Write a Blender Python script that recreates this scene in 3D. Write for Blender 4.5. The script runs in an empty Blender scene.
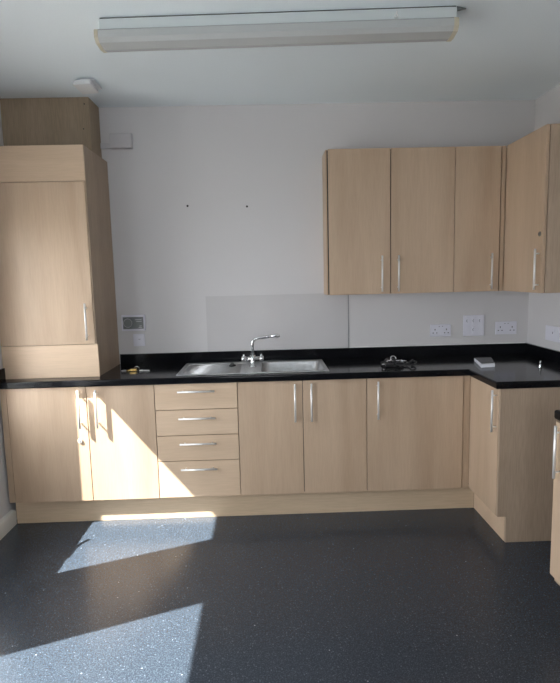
import bpy, bmesh, math, random
from mathutils import Vector, Matrix
random.seed(7)
COL = bpy.context.scene.collection
SC = bpy.context.scene

# ------------------------------------------------------------------ materials
def new_mat(name):
    m = bpy.data.materials.new(name); m.use_nodes = True
    nt = m.node_tree; b = nt.nodes['Principled BSDF']
    return m, nt, b
def N(nt, kind, **kw):
    n = nt.nodes.new(kind)
    for k, v in kw.items():
        setattr(n, k, v)
    return n
def ramp(nt, stops):
    r = N(nt, 'ShaderNodeValToRGB')
    e = r.color_ramp.elements
    e[0].position, e[0].color = stops[0][0], (*stops[0][1], 1)
    e[1].position, e[1].color = stops[-1][0], (*stops[-1][1], 1)
    for p, c in stops[1:-1]:
        x = e.new(p); x.color = (*c, 1)
    return r
def plain(name, col, rough=.5, metal=0, spec=.5, bump=0, bscale=200, var=0.0):
    m, nt, b = new_mat(name)
    b.inputs['Roughness'].default_value = rough
    b.inputs['Metallic'].default_value = metal
    b.inputs['Specular IOR Level'].default_value = spec
    tc = N(nt, 'ShaderNodeTexCoord')
    no = N(nt, 'ShaderNodeTexNoise'); no.inputs['Scale'].default_value = bscale
    nt.links.new(tc.outputs['Object'], no.inputs['Vector'])
    lo = tuple(c*(1-var) for c in col); hi = tuple(min(1, c*(1+var)) for c in col)
    r = ramp(nt, [(.3, lo), (.7, hi)])
    nt.links.new(no.outputs['Fac'], r.inputs['Fac'])
    nt.links.new(r.outputs['Color'], b.inputs['Base Color'])
    if bump:
        bp = N(nt, 'ShaderNodeBump'); bp.inputs['Strength'].default_value = bump
        bp.inputs['Distance'].default_value = .002
        nt.links.new(no.outputs['Fac'], bp.inputs['Height'])
        nt.links.new(bp.outputs['Normal'], b.inputs['Normal'])
    return m
def wood(name, c_lo, c_hi, rough=.42, axis='Z', fleck=.35, spec=.4):
    m, nt, b = new_mat(name)
    tc = N(nt, 'ShaderNodeTexCoord'); oi = N(nt, 'ShaderNodeObjectInfo')
    add = N(nt, 'ShaderNodeVectorMath', operation='MULTIPLY_ADD')
    cmb = N(nt, 'ShaderNodeCombineXYZ')
    for i in range(3): nt.links.new(oi.outputs['Random'], cmb.inputs[i])
    add.inputs[1].default_value = (7, 7, 7)
    nt.links.new(cmb.outputs[0], add.inputs[0]); nt.links.new(tc.outputs['Object'], add.inputs[2])
    def layer(sc_across, sc_along, detail):
        mp = N(nt, 'ShaderNodeMapping')
        s = [sc_across]*3; s['XYZ'.index(axis)] = sc_along
        mp.inputs['Scale'].default_value = s
        nt.links.new(add.outputs[0], mp.inputs['Vector'])
        n = N(nt, 'ShaderNodeTexNoise'); n.inputs['Scale'].default_value = 1
        n.inputs['Detail'].default_value = detail; n.inputs['Distortion'].default_value = .4
        nt.links.new(mp.outputs[0], n.inputs['Vector'])
        return n
    broad = layer(7, .8, 3); fine = layer(170, 9, 2)
    r1 = ramp(nt, [(.3, c_lo), (.7, c_hi)])
    nt.links.new(broad.outputs['Fac'], r1.inputs['Fac'])
    r2 = ramp(nt, [(.35, (1-fleck*.45,)*3), (.6, (1, 1, 1))])
    nt.links.new(fine.outputs['Fac'], r2.inputs['Fac'])
    mx = N(nt, 'ShaderNodeMix', data_type='RGBA', blend_type='MULTIPLY')
    mx.inputs['Factor'].default_value = 1
    nt.links.new(r1.outputs['Color'], mx.inputs['A']); nt.links.new(r2.outputs['Color'], mx.inputs['B'])
    nt.links.new(mx.outputs['Result'], b.inputs['Base Color'])
    b.inputs['Roughness'].default_value = rough
    b.inputs['Specular IOR Level'].default_value = spec
    return m

M = {}
M['door'] = wood('maple_door', (.46, .330, .225), (.555, .41, .29), fleck=.13)
M['door_h'] = wood('maple_drawer', (.57, .415, .285), (.64, .48, .34), axis='X', fleck=.13)
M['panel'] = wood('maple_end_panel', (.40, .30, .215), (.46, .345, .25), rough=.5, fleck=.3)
M['panel2'] = wood('maple_filler', (.43, .31, .21), (.49, .36, .25), rough=.5, fleck=.2)
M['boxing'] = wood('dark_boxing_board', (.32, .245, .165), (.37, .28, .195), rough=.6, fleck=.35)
M['plinth'] = wood('plinth_board', (.53, .40, .27), (.60, .46, .32), axis='X', rough=.5, fleck=.2)
M['dark'] = plain('cabinet_interior_shadow_gap', (.025, .018, .013), .8)
M['wall'] = plain('wall_emulsion', (.62, .60, .60), .85, bump=.15, bscale=260, var=.03, spec=.2)
M['ceil'] = plain('ceiling_emulsion', (.79, .85, .88), .8, bump=.1, bscale=180, var=.02, spec=.2)
M['skirt'] = plain('skirting_gloss', (.72, .71, .67), .35)
M['splash'] = plain('splashback_sheet', (.54, .52, .52), .6, var=.02, bscale=3)
M['white'] = plain('white_plastic', (.70, .69, .76), .35)
M['whitebright'] = plain('white_upvc', (.8, .8, .8), .3)
M['conduit'] = plain('grey_white_plastic', (.54, .52, .53), .45)
M['diff'] = plain('diffuser_plastic', (.47, .48, .475), .25, bump=.05, bscale=600)
M['fitmetal'] = plain('fitting_body_enamel', (.62, .66, .66), .4)
M['endcap'] = plain('yellowed_end_cap', (.55, .50, .38), .4)
M['chrome'] = plain('chrome', (.72, .72, .73), .09, metal=1)
M['steel'] = plain('brushed_steel_handle', (.84, .83, .81), .45, metal=.6)
M['sink'] = plain('stainless_sink', (.58, .58, .58), .36, metal=1, var=.08, bscale=30)
M['hole'] = plain('dark_recess', (.02, .02, .02), .8)
M['greyscreen'] = plain('grey_control_face', (.14, .15, .15), .35)
M['greydial'] = plain('grey_dial', (.17, .18, .18), .35)
M['mark'] = plain('grey_print', (.13, .13, .15), .5)
M['joint'] = plain('grey_joint', (.30, .30, .30), .5)
M['darksteel'] = plain('dull_lock_metal', (.20, .19, .17), .4, metal=.8)
M['brass'] = plain('brass', (.75, .50, .18), .25, metal=1)
M['black'] = plain('black_rubber', (.012, .012, .013), .4)
M['paper'] = plain('paper_block', (.85, .86, .92), .6)
M['cover'] = plain('dark_glossy_cover', (.03, .03, .035), .25)
M['sealant'] = plain('white_sealant', (.75, .74, .72), .4)
M['ground'] = plain('outside_paving', (.20, .20, .19), .9, bscale=5, var=.15)

def worktop_mat():
    m, nt, b = new_mat('black_granite_laminate')
    tc = N(nt, 'ShaderNodeTexCoord')
    n = N(nt, 'ShaderNodeTexNoise'); n.inputs['Scale'].default_value = 260; n.inputs['Detail'].default_value = 3
    nt.links.new(tc.outputs['Object'], n.inputs['Vector'])
    r = ramp(nt, [(.50, (.004, .004, .005)), (.64, (.012, .013, .016)), (.78, (.045, .046, .055))])
    nt.links.new(n.outputs['Fac'], r.inputs['Fac']); nt.links.new(r.outputs['Color'], b.inputs['Base Color'])
    b.inputs['Roughness'].default_value = .12
    b.inputs['Specular IOR Level'].default_value = .17
    return m
M['worktop'] = worktop_mat()
def floor_mat():
    m, nt, b = new_mat('charcoal_speckled_vinyl')
    tc = N(nt, 'ShaderNodeTexCoord')
    v = N(nt, 'ShaderNodeTexVoronoi'); v.inputs['Scale'].default_value = 120
    nt.links.new(tc.outputs['Object'], v.inputs['Vector'])
    v2 = N(nt, 'ShaderNodeTexVoronoi'); v2.inputs['Scale'].default_value = 70
    nt.links.new(tc.outputs['Object'], v2.inputs['Vector'])
    n = N(nt, 'ShaderNodeTexNoise'); n.inputs['Scale'].default_value = 190; n.inputs['Detail'].default_value = 3
    nt.links.new(tc.outputs['Object'], n.inputs['Vector'])
    r = ramp(nt, [(.35, (.019, .026, .037)), (.52, (.028, .038, .053)), (.75, (.062, .088, .116))])
    nt.links.new(n.outputs['Fac'], r.inputs['Fac'])
    sep = N(nt, 'ShaderNodeSeparateColor'); nt.links.new(v.outputs['Color'], sep.inputs[0])
    f1 = N(nt, 'ShaderNodeMath', operation='GREATER_THAN'); f1.inputs[1].default_value = .93
    nt.links.new(sep.outputs[0], f1.inputs[0])
    d1 = N(nt, 'ShaderNodeMath', operation='LESS_THAN'); d1.inputs[1].default_value = .33
    nt.links.new(v.outputs['Distance'], d1.inputs[0])
    mu = N(nt, 'ShaderNodeMath', operation='MULTIPLY')
    nt.links.new(f1.outputs[0], mu.inputs[0]); nt.links.new(d1.outputs[0], mu.inputs[1])
    mx = N(nt, 'ShaderNodeMix', data_type='RGBA')
    nt.links.new(mu.outputs[0], mx.inputs['Factor']); nt.links.new(r.outputs['Color'], mx.inputs['A'])
    mx.inputs['B'].default_value = (.085, .11, .145, 1)
    sep2 = N(nt, 'ShaderNodeSeparateColor'); nt.links.new(v2.outputs['Color'], sep2.inputs[0])
    f2 = N(nt, 'ShaderNodeMath', operation='GREATER_THAN'); f2.inputs[1].default_value = .992
    nt.links.new(sep2.outputs[1], f2.inputs[0])
    d2 = N(nt, 'ShaderNodeMath', operation='LESS_THAN'); d2.inputs[1].default_value = .22
    nt.links.new(v2.outputs['Distance'], d2.inputs[0])
    mu2 = N(nt, 'ShaderNodeMath', operation='MULTIPLY')
    nt.links.new(f2.outputs[0], mu2.inputs[0]); nt.links.new(d2.outputs[0], mu2.inputs[1])
    mx2 = N(nt, 'ShaderNodeMix', data_type='RGBA')
    nt.links.new(mu2.outputs[0], mx2.inputs['Factor']); nt.links.new(mx.outputs['Result'], mx2.inputs['A'])
    mx2.inputs['B'].default_value = (.24, .28, .33, 1)
    nt.links.new(mx2.outputs['Result'], b.inputs['Base Color'])
    b.inputs['Roughness'].default_value = .26
    b.inputs['Specular IOR Level'].default_value = .62
    bp = N(nt, 'ShaderNodeBump'); bp.inputs['Strength'].default_value = .06; bp.inputs['Distance'].default_value = .0006
    nt.links.new(n.outputs['Fac'], bp.inputs['Height']); nt.links.new(bp.outputs['Normal'], b.inputs['Normal'])
    return m
M['floor'] = floor_mat()
def glass_mat():
    m = bpy.data.materials.new('window_glass'); m.use_nodes = True
    nt = m.node_tree; nt.nodes.clear()
    o = N(nt, 'ShaderNodeOutputMaterial'); t = N(nt, 'ShaderNodeBsdfTransparent'); g = N(nt, 'ShaderNodeBsdfGlossy')
    g.inputs['Roughness'].default_value = .02
    lw = N(nt, 'ShaderNodeLayerWeight'); lw.inputs['Blend'].default_value = .5
    pw = N(nt, 'ShaderNodeMath', operation='POWER'); pw.inputs[1].default_value = 6
    nt.links.new(lw.outputs['Facing'], pw.inputs[0])
    f = N(nt, 'ShaderNodeMath', operation='MULTIPLY_ADD'); f.inputs[1].default_value = .7; f.inputs[2].default_value = .035
    nt.links.new(pw.outputs[0], f.inputs[0])
    mx = N(nt, 'ShaderNodeMixShader')
    nt.links.new(f.outputs[0], mx.inputs[0]); nt.links.new(t.outputs[0], mx.inputs[1]); nt.links.new(g.outputs[0], mx.inputs[2])
    nt.links.new(mx.outputs[0], o.inputs[0])
    return m
M['glass'] = glass_mat()

# ------------------------------------------------------------------ helpers
def bx(bm, x0, x1, y0, y1, z0, z1, bev=0):
    r = bmesh.ops.create_cube(bm, size=1)
    vs = r['verts']
    for v in vs:
        v.co = Vector((x0+(v.co.x+.5)*(x1-x0), y0+(v.co.y+.5)*(y1-y0), z0+(v.co.z+.5)*(z1-z0)))
    if bev:
        es = list({e for v in vs for e in v.link_edges})
        bmesh.ops.bevel(bm, geom=es, offset=bev, segments=2, affect='EDGES', profile=.5)
    return bm
def B(*a, **k): return bx(bmesh.new(), *a, **k)
def tube(bm, pts, r, n=12, cap=True):
    pts = [Vector(p) for p in pts]
    rs = r if isinstance(r, (list, tuple)) else [r]*len(pts)
    rings = []
    d0 = (pts[1]-pts[0]).normalized()
    up = Vector((0, 0, 1)) if abs(d0.z) < .9 else Vector((1, 0, 0))
    a = d0.cross(up).normalized()
    for i, p in enumerate(pts):
        if i == 0: d = pts[1]-pts[0]
        elif i == len(pts)-1: d = pts[-1]-pts[-2]
        else: d = (pts[i+1]-p).normalized()+(p-pts[i-1]).normalized()
        d.normalize()
        a = (a-d*a.dot(d)).normalized(); b = d.cross(a)
        rings.append([bm.verts.new(p+(a*math.cos(2*math.pi*k/n)+b*math.sin(2*math.pi*k/n))*rs[i]) for k in range(n)])
    for q in range(len(rings)-1):
        for k in range(n):
            f = bm.faces.new((rings[q][k], rings[q][(k+1) % n], rings[q+1][(k+1) % n], rings[q+1][k])); f.smooth = True
    if cap:
        bm.faces.new(rings[0][::-1]); bm.faces.new(rings[-1])
    return bm
def T(*a, **k): return tube(bmesh.new(), *a, **k)
def prism(bm, poly, axis, a0, a1, bev=0):
    """poly = 2D points in the two other axes (in xyz order), extruded along axis"""
    def mk(p, a):
        c = list(p); c.insert('xyz'.index(axis), a); return Vector(c)
    lo = [bm.verts.new(mk(p, a0)) for p in poly]; hi = [bm.verts.new(mk(p, a1)) for p in poly]
    n = len(poly); fs = []
    fs.append(bm.faces.new(lo)); fs.append(bm.faces.new(hi[::-1]))
    for i in range(n):
        fs.append(bm.faces.new((lo[i], hi[i], hi[(i+1) % n], lo[(i+1) % n])))
    bmesh.ops.recalc_face_normals(bm, faces=fs)
    if bev:
        es = list({e for f in fs for e in f.edges})
        bmesh.ops.bevel(bm, geom=es, offset=bev, segments=2, affect='EDGES')
    return bm
def torus(bm, c, R, r, nrm=(0, 0, 1), n=20, m=8, a0=0, a1=2*math.pi):
    q = Vector(nrm).to_track_quat('Z', 'Y'); full = abs(a1-a0-2*math.pi) < 1e-6
    pts = [Vector(c)+q @ Vector((R*math.cos(a0+(a1-a0)*k/n), R*math.sin(a0+(a1-a0)*k/n), 0)) for k in range(n+1)]
    tube(bm, pts, r, m, cap=not full)
    return bm
def rootof(o):
    while o.parent: o = o.parent
    return o
def world_loc(o):
    v = Vector((0, 0, 0))
    while o: v += o.location; o = o.parent
    return v
def obj(name, bm, mat, parent=None, loc=None, label=None):
    """one mesh object; bm is in world coordinates; loc = its origin"""
    me = bpy.data.meshes.new(name)
    if loc is None:
        bm.verts.ensure_lookup_table()
        xs = [v.co for v in bm.verts]
        loc = Vector(((min(v.x for v in xs)+max(v.x for v in xs))/2, (min(v.y for v in xs)+max(v.y for v in xs))/2, min(v.z for v in xs)))
    loc = Vector(loc)
    bmesh.ops.translate(bm, verts=bm.verts, vec=-loc)
    bm.normal_update()
    bm.to_mesh(me); bm.free()
    for mm in (mat if isinstance(mat, (list, tuple)) else [mat]): me.materials.append(mm)
    o = bpy.data.objects.new(name, me); COL.objects.link(o)
    if parent:
        o.parent = parent; o.location = loc-world_loc(parent)
    else: o.location = loc
    if label: o['label'] = label
    return o
def thing(name, label, cat, loc, group=None):
    o = bpy.data.objects.new(name, None); COL.objects.link(o)
    o.location = loc; o['label'] = label; o['category'] = cat; o.empty_display_size = .1
    if group: o['group'] = group
    return o
def tag(o, label, cat, group=None):
    o['label'] = label; o['category'] = cat
    if group: o['group'] = group
    return o
def struct(name, bm, mat, parent=None):
    o = obj(name, bm, mat, parent)
    if not parent: o['kind'] = 'structure'
    return o

# ------------------------------------------------------------------ key dimensions (metres)
XL, XR = .062, 3.55            # side walls
YB, YF = .5578, -4.7          # back wall, wall behind the viewer
ZC = 2.642
ZW0, ZW1 = .871, .911         # worktop bottom / top
ZD0, ZD1 = .151, .867         # base door bottom / top
XRUN = 2.931                  # face of the right-hand run
YEND = -.408                  # end of the right-hand run

# ------------------------------------------------------------------ room
struct('floor', B(XL-.3, XR+.1, YF-.1, YB+.1, -.08, 0), M['floor'])
struct('ceiling', B(XL-.3, XR+.1, YF-.1, YB+.1, ZC, ZC+.1), M['ceil'])
struct('wall_back', B(XL-.2, XR+.1, YB, YB+.1, 0, ZC), M['wall'])
struct('wall_right', B(XR, XR+.1, YF, YB, 0, ZC), M['wall'])
# left wall with two windows whose sun patches cross the floor
WX0 = XL-.20
W = [(-.868, -.181, .615, 1.83), (-2.75, -1.36, .595, 1.853)]
bm = bmesh.new()
bx(bm, WX0, XL, W[0][1], YB, 0, ZC)
bx(bm, WX0, XL, W[1][1], W[0][0], 0, ZC)
bx(bm, WX0, XL, YF, -2.75, 0, ZC)
for (y0, y1, z0, z1) in W:
    bx(bm, WX0, XL, y0, y1, 0, z0); bx(bm, WX0, XL, y0, y1, z1, ZC)
struct('wall_left', bm, M['wall'])
def window_x(n, y0, y1, z0, z1, mull=()):
    r = thing('window_%d' % n, '', '', (WX0+.03, (y0+y1)/2, z0)); del r['label']; del r['category']
    r['kind'] = 'structure'
    f = .04; a, b = WX0+.001, WX0+.06; e = .001
    bm = bmesh.new()
    bx(bm, a, b, y0+e, y0+f, z0+e, z1-e); bx(bm, a, b, y1-f, y1-e, z0+e, z1-e)
    bx(bm, a, b, y0+f, y1-f, z0+e, z0+f*.4); bx(bm, a, b, y0+f, y1-f, z1-f, z1-e)
    for m in mull: bx(bm, a, b, m-.03, m+.03, z0+f, z1-f)
    obj('window_frame', bm, M['whitebright'], r)
    obj('pane', B(a+.02, a+.026, y0+f, y1-f, z0+f*.4, z1-f), M['glass'], r)
    return r
w1 = window_x(1, *W[0])
obj('window_stay', T([(XL-.05, -.62, .672), (XL-.05, -.52, .678), (XL-.05, -.47, .70), (XL-.05, -.44, .735)], .010, 8), M['steel'], w1)
window_x(2, *W[1], mull=(-2.05,))
# wall behind the viewer, with an unseen window added for fill light
BX0, BX1, BZ0, BZ1 = .9, 2.0, .9, 2.05
bm = bmesh.new()
bx(bm, XL, BX0, YF-.2, YF, 0, ZC); bx(bm, BX1, XR, YF-.2, YF, 0, ZC)
bx(bm, BX0, BX1, YF-.2, YF, 0, BZ0); bx(bm, BX0, BX1, YF-.2, YF, BZ1, ZC)
struct('wall_front', bm, M['wall'])
r = thing('window_3', '', '', ((BX0+BX1)/2, YF-.1, BZ0)); del r['label']; del r['category']; r['kind'] = 'structure'  # unseen window, put in and sized for ambient fill
bm = bmesh.new(); e = .001; f = .05
bx(bm, BX0+e, BX0+f, YF-.15, YF-.08, BZ0+e, BZ1-e); bx(bm, BX1-f, BX1-e, YF-.15, YF-.08, BZ0+e, BZ1-e)
bx(bm, BX0+f, BX1-f, YF-.15, YF-.08, BZ0+e, BZ0+f); bx(bm, BX0+f, BX1-f, YF-.15, YF-.08, BZ1-f, BZ1-e)
bx(bm, 1.42, 1.48, YF-.15, YF-.08, BZ0+f, BZ1-f)
obj('window_frame', bm, M['whitebright'], r)
obj('pane', B(BX0+f, BX1-f, YF-.12, YF-.114, BZ0+f, BZ1-f), M['glass'], r)
# skirting on the left wall, with a rounded top
def skirt_profile(t, h): return [(0, 0), (t, 0), (t, h-.014), (t-.006, h-.004), (0, h)]
bm = bmesh.new()
prism(bm, [(XL+.0005+p[0], p[1]) for p in skirt_profile(.028, .095)], 'y', YF+.02, .037)
struct('baseboard_left', bm, M['skirt'])
bm = bmesh.new()
prism(bm, [(XR-.0005-p[0], p[1]) for p in skirt_profile(.021, .095)], 'y', YF+.02, -1.70)
struct('baseboard_right', bm, M['skirt'])
g = obj('ground', B(-14, -.14, -14, 8, -.6, -.5), M['ground']); g['kind'] = 'structure'

# ------------------------------------------------------------------ handles and locks
def bar_handle(parent, p, length, axis, nrm, stand=.026, r=.006, name='handle'):
    """p = centre of the bar foot on the face; axis/nrm unit vectors"""
    p, a, n = Vector(p), Vector(axis), Vector(nrm)
    bm = bmesh.new()
    tube(bm, [p+n*stand-a*length/2, p+n*stand+a*length/2], r, 12)
    for s in (-1, 1):
        tube(bm, [p+n*.0005+a*s*(length/2-.028), p+n*stand+a*s*(length/2-.028)], r*.75, 10)
    h = obj(name, bm, M['steel'], parent)
    return h
def lock(parent, p, nrm, mat='steel'):
    p, n = Vector(p), Vector(nrm); bm = bmesh.new()
    tube(bm, [p+n*.0005, p+n*.004, p+n*.006], [.014, .014, .012], 16)
    side = n.cross(Vector((0, 0, 1)))
    o = obj('lock', bm, M[mat], parent)
    k = bmesh.new()
    c = p+n*.0065
    bx(k, *sorted((c.x-.0015-abs(n.x)*.000, c.x+.0015)), *sorted((c.y-.0015, c.y+.0015)), c.z-.006, c.z+.006)
    obj('keyhole', k, M['hole'], o)
    return o
Z = (0, 0, 1); FY = (0, -1, 0); FX = (-1, 0, 0); G = .0021; DT = .018

# ------------------------------------------------------------------ base cabinets on the back wall
def carcass_back(x0, x1, parent, y1=.54, z0=ZD0, z1=ZW0-.002):
    return obj('carcass', B(x0+.001, x1-.001, DT+.004, y1, z0+.001, z1), M['panel2'], parent)
def dark_edge(x0, x1, parent, y=DT+.001):
    return obj('shadow_gap', B(x0+.003, x1-.003, y, y+.0025, ZD0+.004, ZW0-.003), M['dark'], parent)  # dark sheet that paints the shade in the gaps between fronts
def door_back(x0, x1, parent, hx=None, hz=.7335, hl=.235, z0=ZD0, z1=ZD1):
    d = obj('door', B(x0+G, x1-G, 0, DT, z0, z1, bev=.0012), M['door'], parent)
    if hx is not None: bar_handle(d, (hx, 0, hz), hl, Z, FY)
    return d
X = dict(a=.0665+.006, f=.112, g1=.5895, g2=.9981, g3=1.5001, g4=1.8968, g5=2.2894, g6=2.886)
c = thing('base_cabinet', 'double-door maple base cabinet in the left corner below the tall cupboard, lit by sun', 'cabinet', ((X['a']+X['g2'])/2, .28, ZD0), 'base cabinets on the back wall')
carcass_back(X['a'], X['g2'], c); dark_edge(X['f'], X['g2'], c)
obj('filler', B(X['a']+.001, X['f']-G, .006, DT+.0035, ZD0, ZD1, bev=.001), M['panel2'], c, label='narrow maple filler strip against the left wall')
d = door_back(X['f'], X['g1'], c, .548)
lock(d, (.535, 0, .532), FY)
door_back(X['g1'], X['g2'], c, .652)

c = thing('drawer_cabinet', 'maple base unit with four drawers, second unit from the left wall', 'cabinet', ((X['g2']+X['g3'])/2, .28, ZD0), 'base cabinets on the back wall')
carcass_back(X['g2'], X['g3'], c); dark_edge(X['g2'], X['g3'], c)
zs = [ZD1, .7073, .5462, .3848, ZD0]
for i in range(4):
    dr = obj('drawer', B(X['g2']+G, X['g3']-G, 0, DT, zs[i+1]+G, zs[i]-(G if i else 0), bev=.0012), M['door_h'], c)
    hz = [.822, .656, .497, .336][i]
    bar_handle(dr, (1.252, 0, hz), .222, (1, 0, 0), FY)
c = thing('base_cabinet', 'double-door maple base cabinet directly below the sink', 'cabinet', ((X['g3']+X['g5'])/2, .28, ZD0), 'base cabinets on the back wall')
obj('carcass', B(X['g3']+.001, X['g5']-.001, DT+.004, .54, ZD0+.001, .72), M['panel2'], c)
dark_edge(X['g3'], X['g5'], c)
door_back(X['g3'], X['g4'], c, 1.8485); door_back(X['g4'], X['g5'], c, 1.9485)
c = thing('base_cabinet', 'wide single-door maple base cabinet right of the sink, reaching the inner corner', 'cabinet', ((X['g5']+X['g6'])/2, .28, ZD0), 'base cabinets on the back wall')
obj('carcass', B(X['g5']+.001, XRUN-.012, DT+.004, .54, ZD0+.001, ZW0-.002), M['panel2'], c)
dark_edge(X['g5'], X['g6'], c)
door_back(X['g5'], X['g6'], c, 2.355)
obj('corner_post', B(X['g6']+G, XRUN-.0007, .0075, DT+.0035, ZD0, ZD1, bev=.001), M['panel2'], c, label='narrow maple post in the inner corner')

# right-hand run
c = thing('base_cabinet', 'maple corner base cabinet of the right-hand run, with plain end panel facing the room', 'cabinet', (3.24, -.2, ZD0), 'base cabinets of the right run')
obj('carcass', B(XRUN+DT+.004, XR-.004, YEND+.02, .5, ZD0+.001, ZW0-.002), M['panel2'], c)
obj('shadow_gap', B(XRUN+DT+.001, XRUN+DT+.0035, YEND+.022, -.004, ZD0+.004, ZW0-.003), M['dark'], c)  # dark sheet standing in for shade behind the door edges
d = obj('door', B(XRUN, XRUN+DT, YEND+.0205, .0068, ZD0, ZD1, bev=.0012), M['door'], c)
bar_handle(d, (XRUN, -.369, .740), .232, Z, FX)
bm = bmesh.new()
prism(bm, [(XRUN+.002, ZD0), (2.981, ZD0), (2.981, .0005), (XR-.002, .0005), (XR-.002, ZW0-.0005), (XRUN+.002, ZW0-.0005)], 'y', YEND, YEND+.018, bev=.0008)
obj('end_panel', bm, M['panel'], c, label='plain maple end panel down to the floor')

# near unit of the right-hand run, beyond the appliance gap
YN = -1.02
c = thing('base_cabinet', 'maple base cabinet cut off by the right edge of the photo, nearest the viewer', 'cabinet', (3.24, -1.35, ZD0), 'base cabinets of the right run')
obj('carcass', B(2.895+DT+.004, XR-.004, -1.68, YN-.001, ZD0+.001, ZW0-.002), M['panel'], c)
obj('door', B(2.895, 2.895+DT, -1.52, YN-.001, .185, ZD1, bev=.0012), M['door'], c)
bar_handle(c.children[-1], (2.895, YN-.048, .748), .225, Z, FX)
bm = bmesh.new(); bx(bm, 2.976, 2.994, -1.68, YN-.0, 0.0005, ZD0-.001)
tag(obj('plinth', bm, M['plinth']), 'short plinth board under the nearest base cabinet at the right edge', 'plinth', 'plinths')
def wt_edge(x0, x1): pass

# plinths
tag(obj('plinth', B(XL+.031, 2.979, .038, .054, .0005, ZD0-.001, bev=.0008), M['plinth']), 'long maple plinth under the cabinets along the back wall', 'plinth', 'plinths')
tag(obj('plinth', B(2.9795, 2.995, YEND+.0185, .0375, .0005, ZD0-.001, bev=.0008), M['door_h']), 'short maple plinth under the corner cabinet of the right run', 'plinth', 'plinths')

# ------------------------------------------------------------------ worktops and upstands
SX0, SX1, SY0, SY1 = 1.128, 2.066, .03, .478       # sink outline
# bowl cut-out: worktop built round it
bm = bmesh.new()
WY0 = -.026
def ring_plate(bm):
    pass
# L-shaped polygon with a rectangular hole, as a grid of cells so the laminate is one closed mesh
xs = [XL+.001, SX0+.02, SX1-.02, XRUN-.026, XR-.001]; ys = [YEND-.008, WY0, SY0+.02, SY1-.02, YB-.001]
cells = set()
for i in range(4):
    for j in range(4):
        if j == 0 and i < 3: continue
        if i == 1 and j == 2: continue
        cells.add((i, j))
vt, vb = {}, {}
def V(dic, i, j, z):
    if (i, j) not in dic: dic[(i, j)] = bm.verts.new((xs[i], ys[j], z))
    return dic[(i, j)]
for (i, j) in cells:
    bm.faces.new([V(vt, *q, ZW1) for q in ((i, j), (i+1, j), (i+1, j+1), (i, j+1))])
    bm.faces.new([V(vb, *q, ZW0) for q in ((i, j), (i, j+1), (i+1, j+1), (i+1, j))])
    for (di, dj, p, q) in ((0, -1, (i, j), (i+1, j)), (1, 0, (i+1, j), (i+1, j+1)), (0, 1, (i+1, j+1), (i, j+1)), (-1, 0, (i, j+1), (i, j))):
        if (i+di, j+dj) not in cells:
            bm.faces.new([V(vb, *p, ZW0), V(vb, *q, ZW0), V(vt, *q, ZW1), V(vt, *p, ZW1)])
bmesh.ops.recalc_face_normals(bm, faces=bm.faces)
def front(e):
    a, b = e.verts
    if abs(a.co.z-b.co.z) > 1e-6: return False
    f = [abs(v.co.y-WY0) < 1e-6 and v.co.x < XRUN-.02 for v in (a, b)]
    g = [abs(v.co.x-(XRUN-.026)) < 1e-6 and v.co.y < WY0+1e-6 for v in (a, b)]
    h = [abs(v.co.y-ys[0]) < 1e-6 for v in (a, b)]
    return all(f) or all(g) or all(h)
bmesh.ops.bevel(bm, geom=[e for e in bm.edges if front(e)], offset=.009, segments=4, affect='EDGES', profile=.5)
for f in bm.faces: f.smooth = False
tag(obj('worktop', bm, M['worktop']), 'long L-shaped black speckled worktop along the back and right walls', 'worktop', 'worktops')
bm = bmesh.new(); bx(bm, 2.898, XR-.001, -1.69, YN+.026, ZW0, ZW1, bev=.009)
tag(obj('worktop', bm, M['worktop']), 'short black worktop end at the right edge, on the nearest cabinet', 'worktop', 'worktops')
ZU = .982
u = tag(obj('upstand', B(.655, XR-.019, YB-.017, YB-.001, ZW1+.0003, ZU, bev=.001), M['worktop']), 'long black upstand along the back wall behind the sink', 'upstand', 'upstands')
tag(obj('joint_strip', B(2.263, 2.270, YB-.004, YB-.0008, ZU+.001, 1.365), M['joint']), 'thin grey vertical joint line on the wall below the upper cabinets', 'joint strip')
obj('sealant_bead', B(2.27, XR-.019, YB-.011, YB-.0012, ZU+.0002, ZU+.006, bev=.002), M['sealant'], u, label='thin white sealant line')
tag(obj('upstand', B(XR-.018, XR-.001, YEND-.006, YB-.0015, ZW1+.0003, ZU, bev=.001), M['worktop']), 'black upstand along the right wall by the corner', 'upstand', 'upstands')
tag(obj('upstand', B(XL+.001, XL+.017, -.02, .083, ZW1+.0003, ZU, bev=.001), M['worktop']), 'very short black upstand on the left wall beside the tall cupboard', 'upstand', 'upstands')

# ------------------------------------------------------------------ tall cupboard standing on the worktop
TF, TX, TT, ZS = .0853, .652, 2.292, ZW1+.0005
c = thing('tall_cupboard', 'tall single-door maple cupboard standing on the worktop at the left wall', 'cupboard', (.36, .32, ZS))
obj('carcass', B(XL+.003, TX-.019, TF+DT+.003, YB-.003, ZS, TT-.004), M['panel2'], c)
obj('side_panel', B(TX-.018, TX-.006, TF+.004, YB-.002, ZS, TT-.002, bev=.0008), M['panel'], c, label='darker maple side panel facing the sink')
obj('shadow_gap', B(XL+.006, TX-.021, TF+DT, TF+DT+.0028, ZS+.01, TT-.01), M['dark'], c)  # shade around the cupboard fronts, put in as a dark sheet
d = obj('door', B(XL+.004, TX-.014, TF-.004, TF+DT-.004, 1.1160, 2.0835, bev=.0012), M['door'], c)
bar_handle(d, (.598, TF-.004, 1.254), .222, Z, FY)
obj('top_panel', B(XL+.004, TX-.010, TF-.0, TF+DT-.001, 2.0865, TT, bev=.001), M['door_h'], c)
obj('bottom_panel', B(XL+.004, TX, TF-.0, TF+DT-.001, ZS, 1.1130, bev=.001), M['door_h'], c)
bm = B(XL+.002, .612, .348, YB-.002, TT+.001, ZC-.001)
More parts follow.
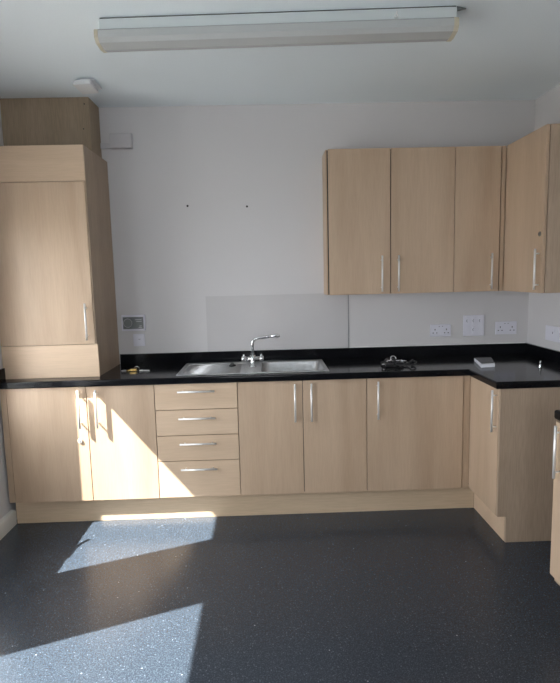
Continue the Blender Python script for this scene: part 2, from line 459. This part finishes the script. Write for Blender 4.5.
o = tag(obj('boxing', bm, M['boxing']), 'brown board boxing between the tall cupboard and the ceiling', 'boxing')
for (x, z) in ((.585, 2.33), (.585, 2.60), (.57, 2.45)): obj('screw', T([(x, .348, z), (x, .3465, z)], .004, 10), M['hole'], o)

# ------------------------------------------------------------------ wall cabinets
UY, UB, UT = .344, 1.3656, 2.298
UX = [2.100, 2.5156, 2.9355, 3.2541, 3.269]
def wall_door(x0, x1, parent, hx):
    d = obj('door', B(x0+G, x1-G, UY, UY+DT, UB, UT, bev=.0012), M['door'], parent)
    bar_handle(d, (hx, UY, UB+.133), .235, Z, FY)
    return d
c = thing('wall_cabinet', 'double-door maple wall cabinet, left end of the upper row', 'cabinet', ((UX[0]+UX[2])/2, .45, UB), 'wall cabinets')
obj('carcass', B(UX[0]-.004, UX[2]-.001, UY+DT+.004, YB-.002, UB+.001, UT-.001), M['door'], c)
obj('shadow_gap', B(UX[0]+.004, UX[2]-.004, UY+DT+.001, UY+DT+.0035, UB+.004, UT-.004), M['dark'], c)  # dark sheet giving the shaded gaps between the wall doors
wall_door(UX[0]+.009, UX[1]-.001, c, 2.455); wall_door(UX[1]+.001, UX[2], c, 2.564)
c = thing('wall_cabinet', 'narrow single-door maple wall cabinet in the middle of the upper row', 'cabinet', ((UX[2]+UX[3])/2, .45, UB), 'wall cabinets')
obj('carcass', B(UX[2]+.001, UX[4]-.003, UY+DT+.004, YB-.002, UB+.001, UT-.001), M['panel2'], c)
obj('shadow_gap', B(UX[2]+.004, UX[4]-.003, UY+DT+.001, UY+DT+.0035, UB+.004, UT-.004), M['dark'], c)  # painted shade in the gaps beside the narrow door
wall_door(UX[2], UX[3]-.018, c, 3.180)
obj('corner_post', B(UX[3]-.013, UX[4]-.001, UY+.004, UY+DT, UB, UT, bev=.001), M['panel2'], c)
UE = -.150
c = thing('wall_cabinet', 'maple wall cabinet on the right wall, with a lock on its door', 'cabinet', (3.42, .1, UB), 'wall cabinets')
obj('carcass', B(UX[4]+DT+.004, XR-.003, UE+.019, YB-.002, UB+.001, UT-.001), M['panel2'], c)
obj('shadow_gap', B(UX[4]+DT+.0005, UX[4]+DT+.003, UE+.022, .33, UB+.004, UT-.004), M['dark'], c)  # dark sheet painting the shade behind this door
d = obj('door', B(UX[4], UX[4]+DT, UE+.005, .3425, UB, UT, bev=.0012), M['door'], c)
bar_handle(d, (UX[4], -.113, UB+.137), .235, Z, FX)
lock(d, (UX[4], -.112, 1.703), FX, 'darksteel')
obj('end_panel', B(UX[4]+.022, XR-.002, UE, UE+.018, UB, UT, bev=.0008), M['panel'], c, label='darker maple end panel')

# ------------------------------------------------------------------ splashback sheets
tag(obj('splashback_panel', B(1.268, 2.262, YB-.0045, YB-.0008, ZU+.001, 1.372, bev=.0006), M['splash']), 'pale grey splashback sheet on the wall behind the sink', 'splashback')

# ------------------------------------------------------------------ sink
c = thing('sink', 'stainless steel inset sink with left-hand ribbed drainer and bowl', 'sink', ((SX0+SX1)/2, (SY0+SY1)/2, ZW1))
def rrect(x0, x1, y0, y1, r, n=6):
    P = []
    for (cx, cy, a) in ((x1-r, y1-r, 0), (x0+r, y1-r, 90), (x0+r, y0+r, 180), (x1-r, y0+r, 270)):
        for k in range(n+1):
            t = math.radians(a+90*k/n); P.append((cx+r*math.cos(t), cy+r*math.sin(t)))
    return P
def loop(bm, P, z): return [bm.verts.new((x, y, z)) for x, y in P]
def bridge(bm, A, Bq):
    n = len(A)
    for k in range(n):
        f = bm.faces.new((A[k], A[(k+1) % n], Bq[(k+1) % n], Bq[k])); f.smooth = True
zr = ZW1+.0005
# rim: outer rolled edge with two openings is made by three strips + drainer + bowl loops
DX0, DX1 = SX0+.03, 1.545; BX_0, BX_1 = 1.650, SX1-.025; IY0, IY1 = SY0+.03, SY1-.05
bm = bmesh.new()
bx(bm, SX0, SX1, SY0, IY0, zr, zr+.006, bev=.0025)
bx(bm, SX0, SX1, IY1, SY1, zr, zr+.006, bev=.0025)
bx(bm, SX0, DX0, IY0-.004, IY1+.004, zr, zr+.006, bev=.0025)
bx(bm, DX1, BX_0, IY0-.004, IY1+.004, zr, zr+.006, bev=.0025)
bx(bm, BX_1, SX1, IY0-.004, IY1+.004, zr, zr+.006, bev=.0025)
obj('rim', bm, M['sink'], c)
bm = bmesh.new()
o0 = loop(bm, rrect(BX_0-.001, BX_1+.001, IY0-.001, IY1+.001, .05), zr+.0055)
o1 = loop(bm, rrect(BX_0+.004, BX_1-.004, IY0+.004, IY1-.004, .05), zr-.006)
o2 = loop(bm, rrect(BX_0+.018, BX_1-.018, IY0+.016, IY1-.016, .05), zr-.135)
o3 = loop(bm, rrect(BX_0+.045, BX_1-.045, IY0+.045, IY1-.045, .04), zr-.152)
bridge(bm, o1, o0); bridge(bm, o2, o1); bridge(bm, o3, o2); bm.faces.new(o3)
obj('bowl', bm, M['sink'], c)
bm = bmesh.new()
tube(bm, [((BX_0+BX_1)/2, .25, zr-.1515), ((BX_0+BX_1)/2, .25, zr-.149)], .04, 24); 
obj('waste', bm, M['chrome'], c)
bm = bmesh.new()
bx(bm, DX0-.002, DX1+.002, IY0-.002, IY1+.002, zr-.003, zr+.0005)
for k in range(9):
    y = IY0+.03+k*(IY1-IY0-.06)/8
    tube(bm, [(DX0+.03, y, zr+.0007), (DX1-.03, y, zr+.0007)], [.0035, .0035], 8)
obj('drainer', bm, M['sink'], c)
for (x, y) in ((SX0+.012, SY0+.014), (SX1-.012, SY0+.014)):
    obj('corner_stud', T([(x, y, zr+.006), (x, y, zr+.0075)], .006, 12), M['chrome'], c)
# plug lying on the drainer
bm = bmesh.new(); px, py, pz = 1.455, .30, zr+.006
tube(bm, [(px, py, pz), (px, py, pz+.008), (px, py, pz+.011), (px, py, pz+.022)], [.022, .024, .018, .006], 20)
pl = tag(obj('sink_plug', bm, M['black']), 'small black rubber plug lying on the steel drainer', 'plug')
# tap
tx, ty, tz = 1.592, .25, zr+.0065
c = thing('tap', 'chrome mixer tap with two lever valves and swivel spout between drainer and bowl', 'tap', (tx, ty, tz))
bm = bmesh.new()
tube(bm, [(tx, ty, tz), (tx, ty, tz+.006), (tx, ty, tz+.008), (tx, ty, tz+.045), (tx, ty, tz+.075)], [.024, .024, .017, .016, .018], 20)
tube(bm, [(tx-.045, ty+.005, tz+.052), (tx+.045, ty-.005, tz+.055)], .013, 16)
obj('body', bm, M['chrome'], c)
for s in (-1, 1):
    bm = bmesh.new(); q = tx+s*.046
    tube(bm, [(q-s*.004, ty, tz+.053), (q+s*.018, ty, tz+.053), (q+s*.026, ty, tz+.053)], [.016, .018, .015], 8)
    tube(bm, [(q+s*.008, ty, tz+.062), (q+s*.012, ty-.01, tz+.082)], [.008, .005], 8)
    obj('lever', bm, M['chrome'], c)
bm = bmesh.new(); P = [(tx, ty, tz+.07), (tx, ty, tz+.150)]
for k in range(1, 7):
    a = math.radians(90*k/6); P.append((tx+.036*(1-math.cos(a)), ty, tz+.150+.036*math.sin(a)))
P += [(tx+.09, ty-.01, tz+.194), (tx+.13, ty-.015, tz+.199)]
tube(bm, P, .0095, 14)
obj('spout', bm, M['chrome'], c)
bm = bmesh.new()
tube(bm, [(tx+.128, ty-.015, tz+.199), (tx+.136, ty-.015, tz+.200), (tx+.144, ty-.016, tz+.201), (tx+.152, ty-.016, tz+.202), (tx+.166, ty-.017, tz+.203)], [.0125, .0125, .010, .0125, .0125], 16)
tube(bm, [(tx+.164, ty-.017, tz+.209), (tx+.171, ty-.017, tz+.190)], [.013, .011], 14)
obj('nozzle', bm, M['chrome'], c)

# ------------------------------------------------------------------ sockets and switches
def screw_bm(bm, p, n, r=.003):
    p, n = Vector(p), Vector(n); tube(bm, [p, p+n*.0012], r, 10)
def double_socket(x0, x1, z0, z1, label):
    y = YB-.001; t = .009
    c = thing('double_socket', label, 'socket', ((x0+x1)/2, y, z0), 'double sockets on the back wall')
    obj('faceplate', B(x0, x1, y-t, y, z0, z1, bev=.0025), M['white'], c)
    w = x1-x0; h = z1-z0; yf = y-t
    for s in (-1, 1):
        holes = bmesh.new()
        cx = (x0+x1)/2+s*w*.28; cz = z0+h*.40
        bx(holes, cx-.003, cx+.003, yf-.0004, yf+.002, cz+.010, cz+.021)
        for q in (-1, 1): bx(holes, cx+q*.013-.004, cx+q*.013+.004, yf-.0004, yf+.002, cz-.011, cz-.005)
        obj('pin_holes', holes, M['hole'], c)
    for s in (-1, 1):
        cx = (x0+x1)/2+s*w*.075
        r = obj('rocker', B(cx-.0075, cx+.0075, yf-.003, yf-.0002, z1-.030, z1-.010, bev=.001), M['white'], c)
        obj('indicator', B(cx-.005, cx+.005, yf-.0034, yf-.0028, z1-.015, z1-.012), M['mark'], r)
double_socket(2.848, 2.994, 1.045, 1.132, 'white double socket left of the four-gang switch plate')
double_socket(3.314, 3.466, 1.049, 1.140, 'white double socket right of the four-gang switch plate, near the corner')
y = YB-.001
c = thing('switch_plate', 'square white grid switch plate between the two double sockets', 'switch', (3.157, y, 1.044))
obj('faceplate', B(3.083, 3.232, y-.010, y, 1.044, 1.192, bev=.003), M['white'], c)
for (cx, cz) in ((3.112, 1.152), (3.157, 1.152), (3.203, 1.152), (3.157, 1.090)):
    r = obj('rocker', B(cx-.0115, cx+.0115, y-.0135, y-.0102, cz-.022, cz+.022, bev=.0012), M['white'], c)
    bm = bmesh.new(); torus(bm, (cx, y-.0138, cz), .0095, .0016, (0, 1, 0), 12, 6, -1.2, 1.2)
    obj('mark', bm, M['mark'], r)
obj('screw', T([(3.097, y-.0102, 1.181), (3.097, y-.0112, 1.181)], .003, 10), M['steel'], c)
obj('blank', B(3.101, 3.124, y-.0115, y-.0102, 1.068, 1.112, bev=.0005), M['white'], c)
# socket on right wall
x = XR-.001
c = thing('switched_spur', 'white single plate on the right wall above the worktop', 'socket', (x, .19, 1.045))
obj('faceplate', B(x-.009, x, .135, .300, 1.036, 1.134, bev=.0025), M['white'], c)
obj('rocker', B(x-.0125, x-.0092, .18, .20, 1.095, 1.118, bev=.001), M['white'], c)
obj('mark', B(x-.0096, x-.0091, .205, .212, 1.085, 1.098), M['mark'], c)
# heating programmer
c = thing('heating_programmer', 'white wall timer with grey face and round dial, beside the tall cupboard', 'timer', (.763, y, 1.146))
obj('casing', B(.682, .844, y-.028, y, 1.146, 1.257, bev=.004), M['white'], c)
fa = obj('face', B(.693, .834, y-.0305, y-.0282, 1.160, 1.243, bev=.0008), M['greyscreen'], c)
dl = obj('dial', T([(.728, y-.031, 1.202), (.728, y-.037, 1.202), (.728, y-.039, 1.202)], [.032, .031, .027], 28), M['greydial'], c)
bm = bmesh.new(); torus(bm, (.728, y-.0382, 1.202), .029, .0016, (0, 1, 0), 28, 6)
obj('dial_ring', bm, M['conduit'], dl)
for (x0, x1, z0) in ((.778, .822, 1.222), (.785, .822, 1.210), (.805, .822, 1.178), (.800, .824, 1.168)):
    obj('printed_line', B(x0, x1, y-.0313, y-.0306, z0, z0+.004), M['conduit'], fa)
c = thing('fused_spur', 'small square white switch plate just below the wall timer', 'switch', (.792, y, 1.036))
obj('faceplate', B(.752, .832, y-.009, y, 1.036, 1.122, bev=.0025), M['white'], c)
obj('rocker', B(.786, .806, y-.012, y-.0092, 1.066, 1.092, bev=.001), M['white'], c)
obj('mark', B(.789, .803, y-.0125, y-.0121, 1.084, 1.087), M['mark'], c)
# junction box with trunking
c = thing('junction_box', 'white cable junction box high on the wall beside the brown boxing', 'junction box', (.75, y, 2.37))
obj('casing', B(.680, .826, y-.04, y, 2.370, 2.466, bev=.004), M['conduit'], c)
obj('lid', B(.684, .822, y-.045, y-.0402, 2.374, 2.462, bev=.002), M['conduit'], c)
obj('trunking', B(.614, .679, y-.022, y, 2.372, 2.408, bev=.0015), M['conduit'], c)
# wall plugs left in the wall
for (x, z, l) in ((1.171, 1.990, 'left one of two small dark screw holes in the bare wall'), (1.576, 1.978, 'right one of two small dark screw holes in the bare wall')):
    bm = bmesh.new(); tube(bm, [(x, YB-.0006, z), (x, YB-.003, z)], [.0075, .0065], 12)
    tag(obj('wall_plug', bm, M['hole']), l, 'wall plug', 'wall plugs above the sink')
# ------------------------------------------------------------------ ceiling items
c = thing('smoke_sensor', 'small white square sensor on the ceiling above the tall cupboard', 'sensor', (.69, .08, ZC-.05))
zc = ZC-.0005
obj('base', B(.665, .745, .04, .19, zc-.012, zc, bev=.002), M['whitebright'], c)
bm = bmesh.new()
lo = [(.632, .005), (.738, -.010), (.738, .150), (.634, .170)]
vv = [bm.verts.new((a, b, zc-.045)) for a, b in lo]; vu = [bm.verts.new((a*.9+.069, b*.9+.02, zc-.0125)) for a, b in lo]
bm.faces.new(vv[::-1]); bm.faces.new(vu)
for k in range(4): bm.faces.new((vv[k], vv[(k+1) % 4], vu[(k+1) % 4], vu[k]))
bmesh.ops.recalc_face_normals(bm, faces=bm.faces)
bmesh.ops.bevel(bm, geom=list(bm.edges), offset=.004, segments=2, affect='EDGES')
obj('cover', bm, M['whitebright'], c)
# fluorescent batten, slightly skewed on the ceiling
fx0, fx1 = .993, 2.553
FR = Matrix.Translation(((fx0+fx1)/2, -.66, 0)) @ Matrix.Rotation(-.042, 4, 'Z') @ Matrix.Translation((-(fx0+fx1)/2, .66, 0))
def rot(bm):
    bmesh.ops.transform(bm, matrix=FR, verts=bm.verts); return bm
c = thing('ceiling_light', 'long white fluorescent batten light with prismatic cover, switched off', 'light', ((fx0+fx1)/2, -.64, ZC-.11))
obj('shadow_gap', rot(B(fx0+.004, fx1-.004, -.697, -.603, zc-.004, zc)), M['hole'], c)  # dark strip painting the shadow line between fitting and ceiling
obj('spine', rot(B(fx0, fx1, -.70, -.60, zc-.050, zc-.0042, bev=.002)), M['fitmetal'], c)
poly = [(-.708, zc-.051), (-.716, zc-.058), (-.716, zc-.088), (-.700, zc-.104), (-.640, zc-.110), (-.600, zc-.104), (-.584, zc-.088), (-.584, zc-.058), (-.592, zc-.051)]
bm = bmesh.new(); prism(bm, poly, 'x', fx0-.002, fx1-.016)
obj('diffuser', rot(bm), M['diff'], c)
for (a, b) in ((fx0-.018, fx0-.0025), (fx1-.0155, fx1+.004)):
    bm = bmesh.new(); prism(bm, [((p[0]+.65)*1.03-.65, (p[1]-zc)*1.015+zc) for p in poly], 'x', a, b)
    obj('end_cap', rot(bm), M['endcap'], c, label='yellowed end cap')
bm = bmesh.new(); torus(bm, (2.29, -.7025, zc-.034), .007, .003, (0, 1, 0), 12, 6); tube(bm, [(2.29, -.7005, zc-.028), (2.294, -.7045, zc-.018)], .0035, 8)
obj('clip', rot(bm), M['steel'], c)
obj('cable', rot(T([(fx1+.001, -.69, zc-.010), (fx1+.02, -.685, zc-.008), (fx1+.045, -.675, zc-.003)], [.010, .007, .003], 10)), M['greyscreen'], c, label='short dark stub added at the right end')  # dark tube added to stand for a dark mark on the ceiling

# ------------------------------------------------------------------ small things left on the worktop
def key_bm(bm, p, a, L=.05, r=.012, z=.0012):
    d = Vector((math.cos(a), math.sin(a), 0)); s = Vector((-d.y, d.x, 0)); p = Vector(p)
    torus(bm, p, r, .0035, (0, 0, 1), 16, 6)
    tube(bm, [p+d*r*.6, p+d*(r+L)], [.004, .0028], 8)
    for k in range(3):
        q = p+d*(r+L*(.55+.15*k)); tube(bm, [q, q+s*.006], .002, 6)
    return bm
kz = ZW1+.004
c = thing('key_bunch', 'small bunch of brass and steel keys on the worktop beside the tall cupboard', 'keys', (.81, .26, ZW1))
bm = bmesh.new(); torus(bm, (.755, .262, kz-.001), .017, .002, (0, 0, 1), 24, 6); obj('key_ring', bm, M['steel'], c)
obj('key', key_bm(bmesh.new(), (.785, .258, kz), -.25, .035, .014), M['brass'], c, label='brass key')
bm = bmesh.new(); bx(bm, .795, .840, .235, .265, ZW1+.0005, ZW1+.017, bev=.004); obj('padlock', bm, M['brass'], c, label='brass padlock body')
bm = bmesh.new(); torus(bm, (.835, .272, ZW1+.012), .015, .003, (0, 1, .3), 18, 6); obj('shackle', bm, M['chrome'], c)
obj('key', key_bm(bmesh.new(), (.868, .247, kz), -.15, .045, .010), M['steel'], c)
# black tangle of keys and straps
c = thing('key_bunch', 'dark bunch of keys with black tabs on the worktop right of the sink', 'keys', (2.50, .19, ZW1))
bm = bmesh.new(); pts = []
for k in range(48):
    t = k/47; pts.append((2.425+.145*t+.020*math.sin(k*1.1), .19+.035*math.cos(k*.9), ZW1+.012+.030*abs(math.sin(k*.55))*math.sin(math.pi*(.15+.8*t))))
tube(bm, pts, .006, 8)
pts2 = [(2.55, .17, ZW1+.010), (2.59, .16, ZW1+.016), (2.615, .17, ZW1+.034), (2.64, .165, ZW1+.022), (2.622, .145, ZW1+.008), (2.60, .14, ZW1+.007)]
tube(bm, pts2, .006, 8); obj('cord', bm, M['black'], c)
bm = bmesh.new(); torus(bm, (2.495, .18, ZW1+.044), .018, .004, (.2, -1, .5), 20, 8)
obj('key_ring', bm, M['chrome'], c)
for (p, a, L) in (((2.43, .16, ZW1+.014), .7, .04), ((2.465, .165, ZW1+.036), -2.2, .035), ((2.52, .16, ZW1+.036), -.6, .045)):
    obj('key', key_bm(bmesh.new(), p, a, L, .012), M['chrome'], c)
for (x, y_, w, z_) in ((2.465, .155, .055, 0), (2.53, .16, .05, .008), (2.50, .20, .05, .016)):
    bm = bmesh.new(); bx(bm, x-w/2, x+w/2, y_-.017, y_+.017, ZW1+.001+z_, ZW1+.018+z_, bev=.006); obj('fob', bm, M['black'], c)
# booklet / pad near the corner
def slab(bm, P, z0, z1, bev=0):
    lo = [bm.verts.new((a, b, z0)) for a, b in P]; hi = [bm.verts.new((a, b, z1)) for a, b in P]
    f = [bm.faces.new(lo[::-1]), bm.faces.new(hi)]
    for k in range(4): f.append(bm.faces.new((lo[k], lo[(k+1) % 4], hi[(k+1) % 4], hi[k])))
    bmesh.ops.recalc_face_normals(bm, faces=f)
    if bev: bmesh.ops.bevel(bm, geom=list(bm.edges), offset=bev, segments=2, affect='EDGES')
P = [(2.996, .012), (3.085, .020), (3.166, .262), (3.052, .262)]
c = thing('notebook', 'small white-edged booklet with dark cover lying on the worktop corner', 'booklet', (3.075, .14, ZW1))
bm = bmesh.new(); slab(bm, P, ZW1+.001, ZW1+.020, .0008); obj('pages', bm, M['paper'], c)
bm = bmesh.new(); slab(bm, [(3.012, .045), (3.092, .05), (3.165, .262), (3.053, .262)], ZW1+.0203, ZW1+.0225, .0005); obj('front_cover', bm, M['cover'], c)
# small chrome piece made up for an unidentified bright spot
c = thing('metal_oddment', 'tiny shiny metal catch standing on the black worktop near the right wall', 'oddment', (3.325, -.06, ZW1))
bm = bmesh.new(); tube(bm, [(3.325, -.06, ZW1+.0005), (3.325, -.06, ZW1+.006), (3.325, -.06, ZW1+.02), (3.327, -.06, ZW1+.026)], [.011, .010, .006, .007], 14); obj('base', bm, M['chrome'], c)
bm = bmesh.new(); tube(bm, [(3.325, -.06, ZW1+.024), (3.323, -.06, ZW1+.036), (3.328, -.062, ZW1+.046)], .0035, 8); obj('hook', bm, M['chrome'], c)

# ------------------------------------------------------------------ light
sd = Vector((2.55, 1, -3.1)).normalized()
L = bpy.data.lights.new('sun', 'SUN'); L.energy = 22; L.angle = math.radians(.55); L.color = (1, .97, .90)
so = bpy.data.objects.new('sun', L); COL.objects.link(so)
so.rotation_euler = sd.to_track_quat('-Z', 'Y').to_euler(); so.location = (-3, -2, 5)
w = bpy.data.worlds.new('sky'); SC.world = w; w.use_nodes = True
nt = w.node_tree; bg = nt.nodes['Background']
bg.inputs['Color'].default_value = (.90, .95, 1, 1); bg.inputs['Strength'].default_value = 6
w.cycles.sampling_method = 'AUTOMATIC'
def portal(loc, rot, sx, sy):
    a = bpy.data.lights.new('portal', 'AREA'); a.shape = 'RECTANGLE'; a.size = sx; a.size_y = sy
    a.cycles.is_portal = True
    o = bpy.data.objects.new('portal', a); COL.objects.link(o); o.location = loc; o.rotation_euler = rot
for (y0, y1, z0, z1) in W:
    portal((WX0-.02, (y0+y1)/2, (z0+z1)/2), (0, -math.pi/2, 0), z1-z0, y1-y0)
portal(((BX0+BX1)/2, YF-.22, (BZ0+BZ1)/2), (math.pi/2, 0, 0), BX1-BX0, BZ1-BZ0)

# ------------------------------------------------------------------ camera
cd = bpy.data.cameras.new('camera'); cam = bpy.data.objects.new('camera', cd); COL.objects.link(cam)
cam.location = (1.6946, -3.1593, 1.5024)
ya, pi_, ro = [math.radians(v) for v in (1.3051, -7.0848, -1.4161)]
fw = Vector((math.sin(ya)*math.cos(pi_), math.cos(ya)*math.cos(pi_), math.sin(pi_)))
rt = Vector((math.cos(ya), -math.sin(ya), 0)); up = rt.cross(fw)
R_ = rt*math.cos(ro)+up*math.sin(ro); U_ = -rt*math.sin(ro)+up*math.cos(ro)
cam.rotation_euler = Matrix((R_, U_, -fw)).transposed().to_euler()
cd.sensor_fit = 'VERTICAL'; cd.sensor_height = 24; cd.lens = 529.6258/683*24
cd.clip_start = .02
SC.camera = cam
vs = SC.view_settings
vs.view_transform = 'Standard'; vs.look = 'None'; vs.gamma = 1; vs.use_curve_mapping = False
vs.exposure = .92
SC.cycles.max_bounces = 10; SC.cycles.diffuse_bounces = 6
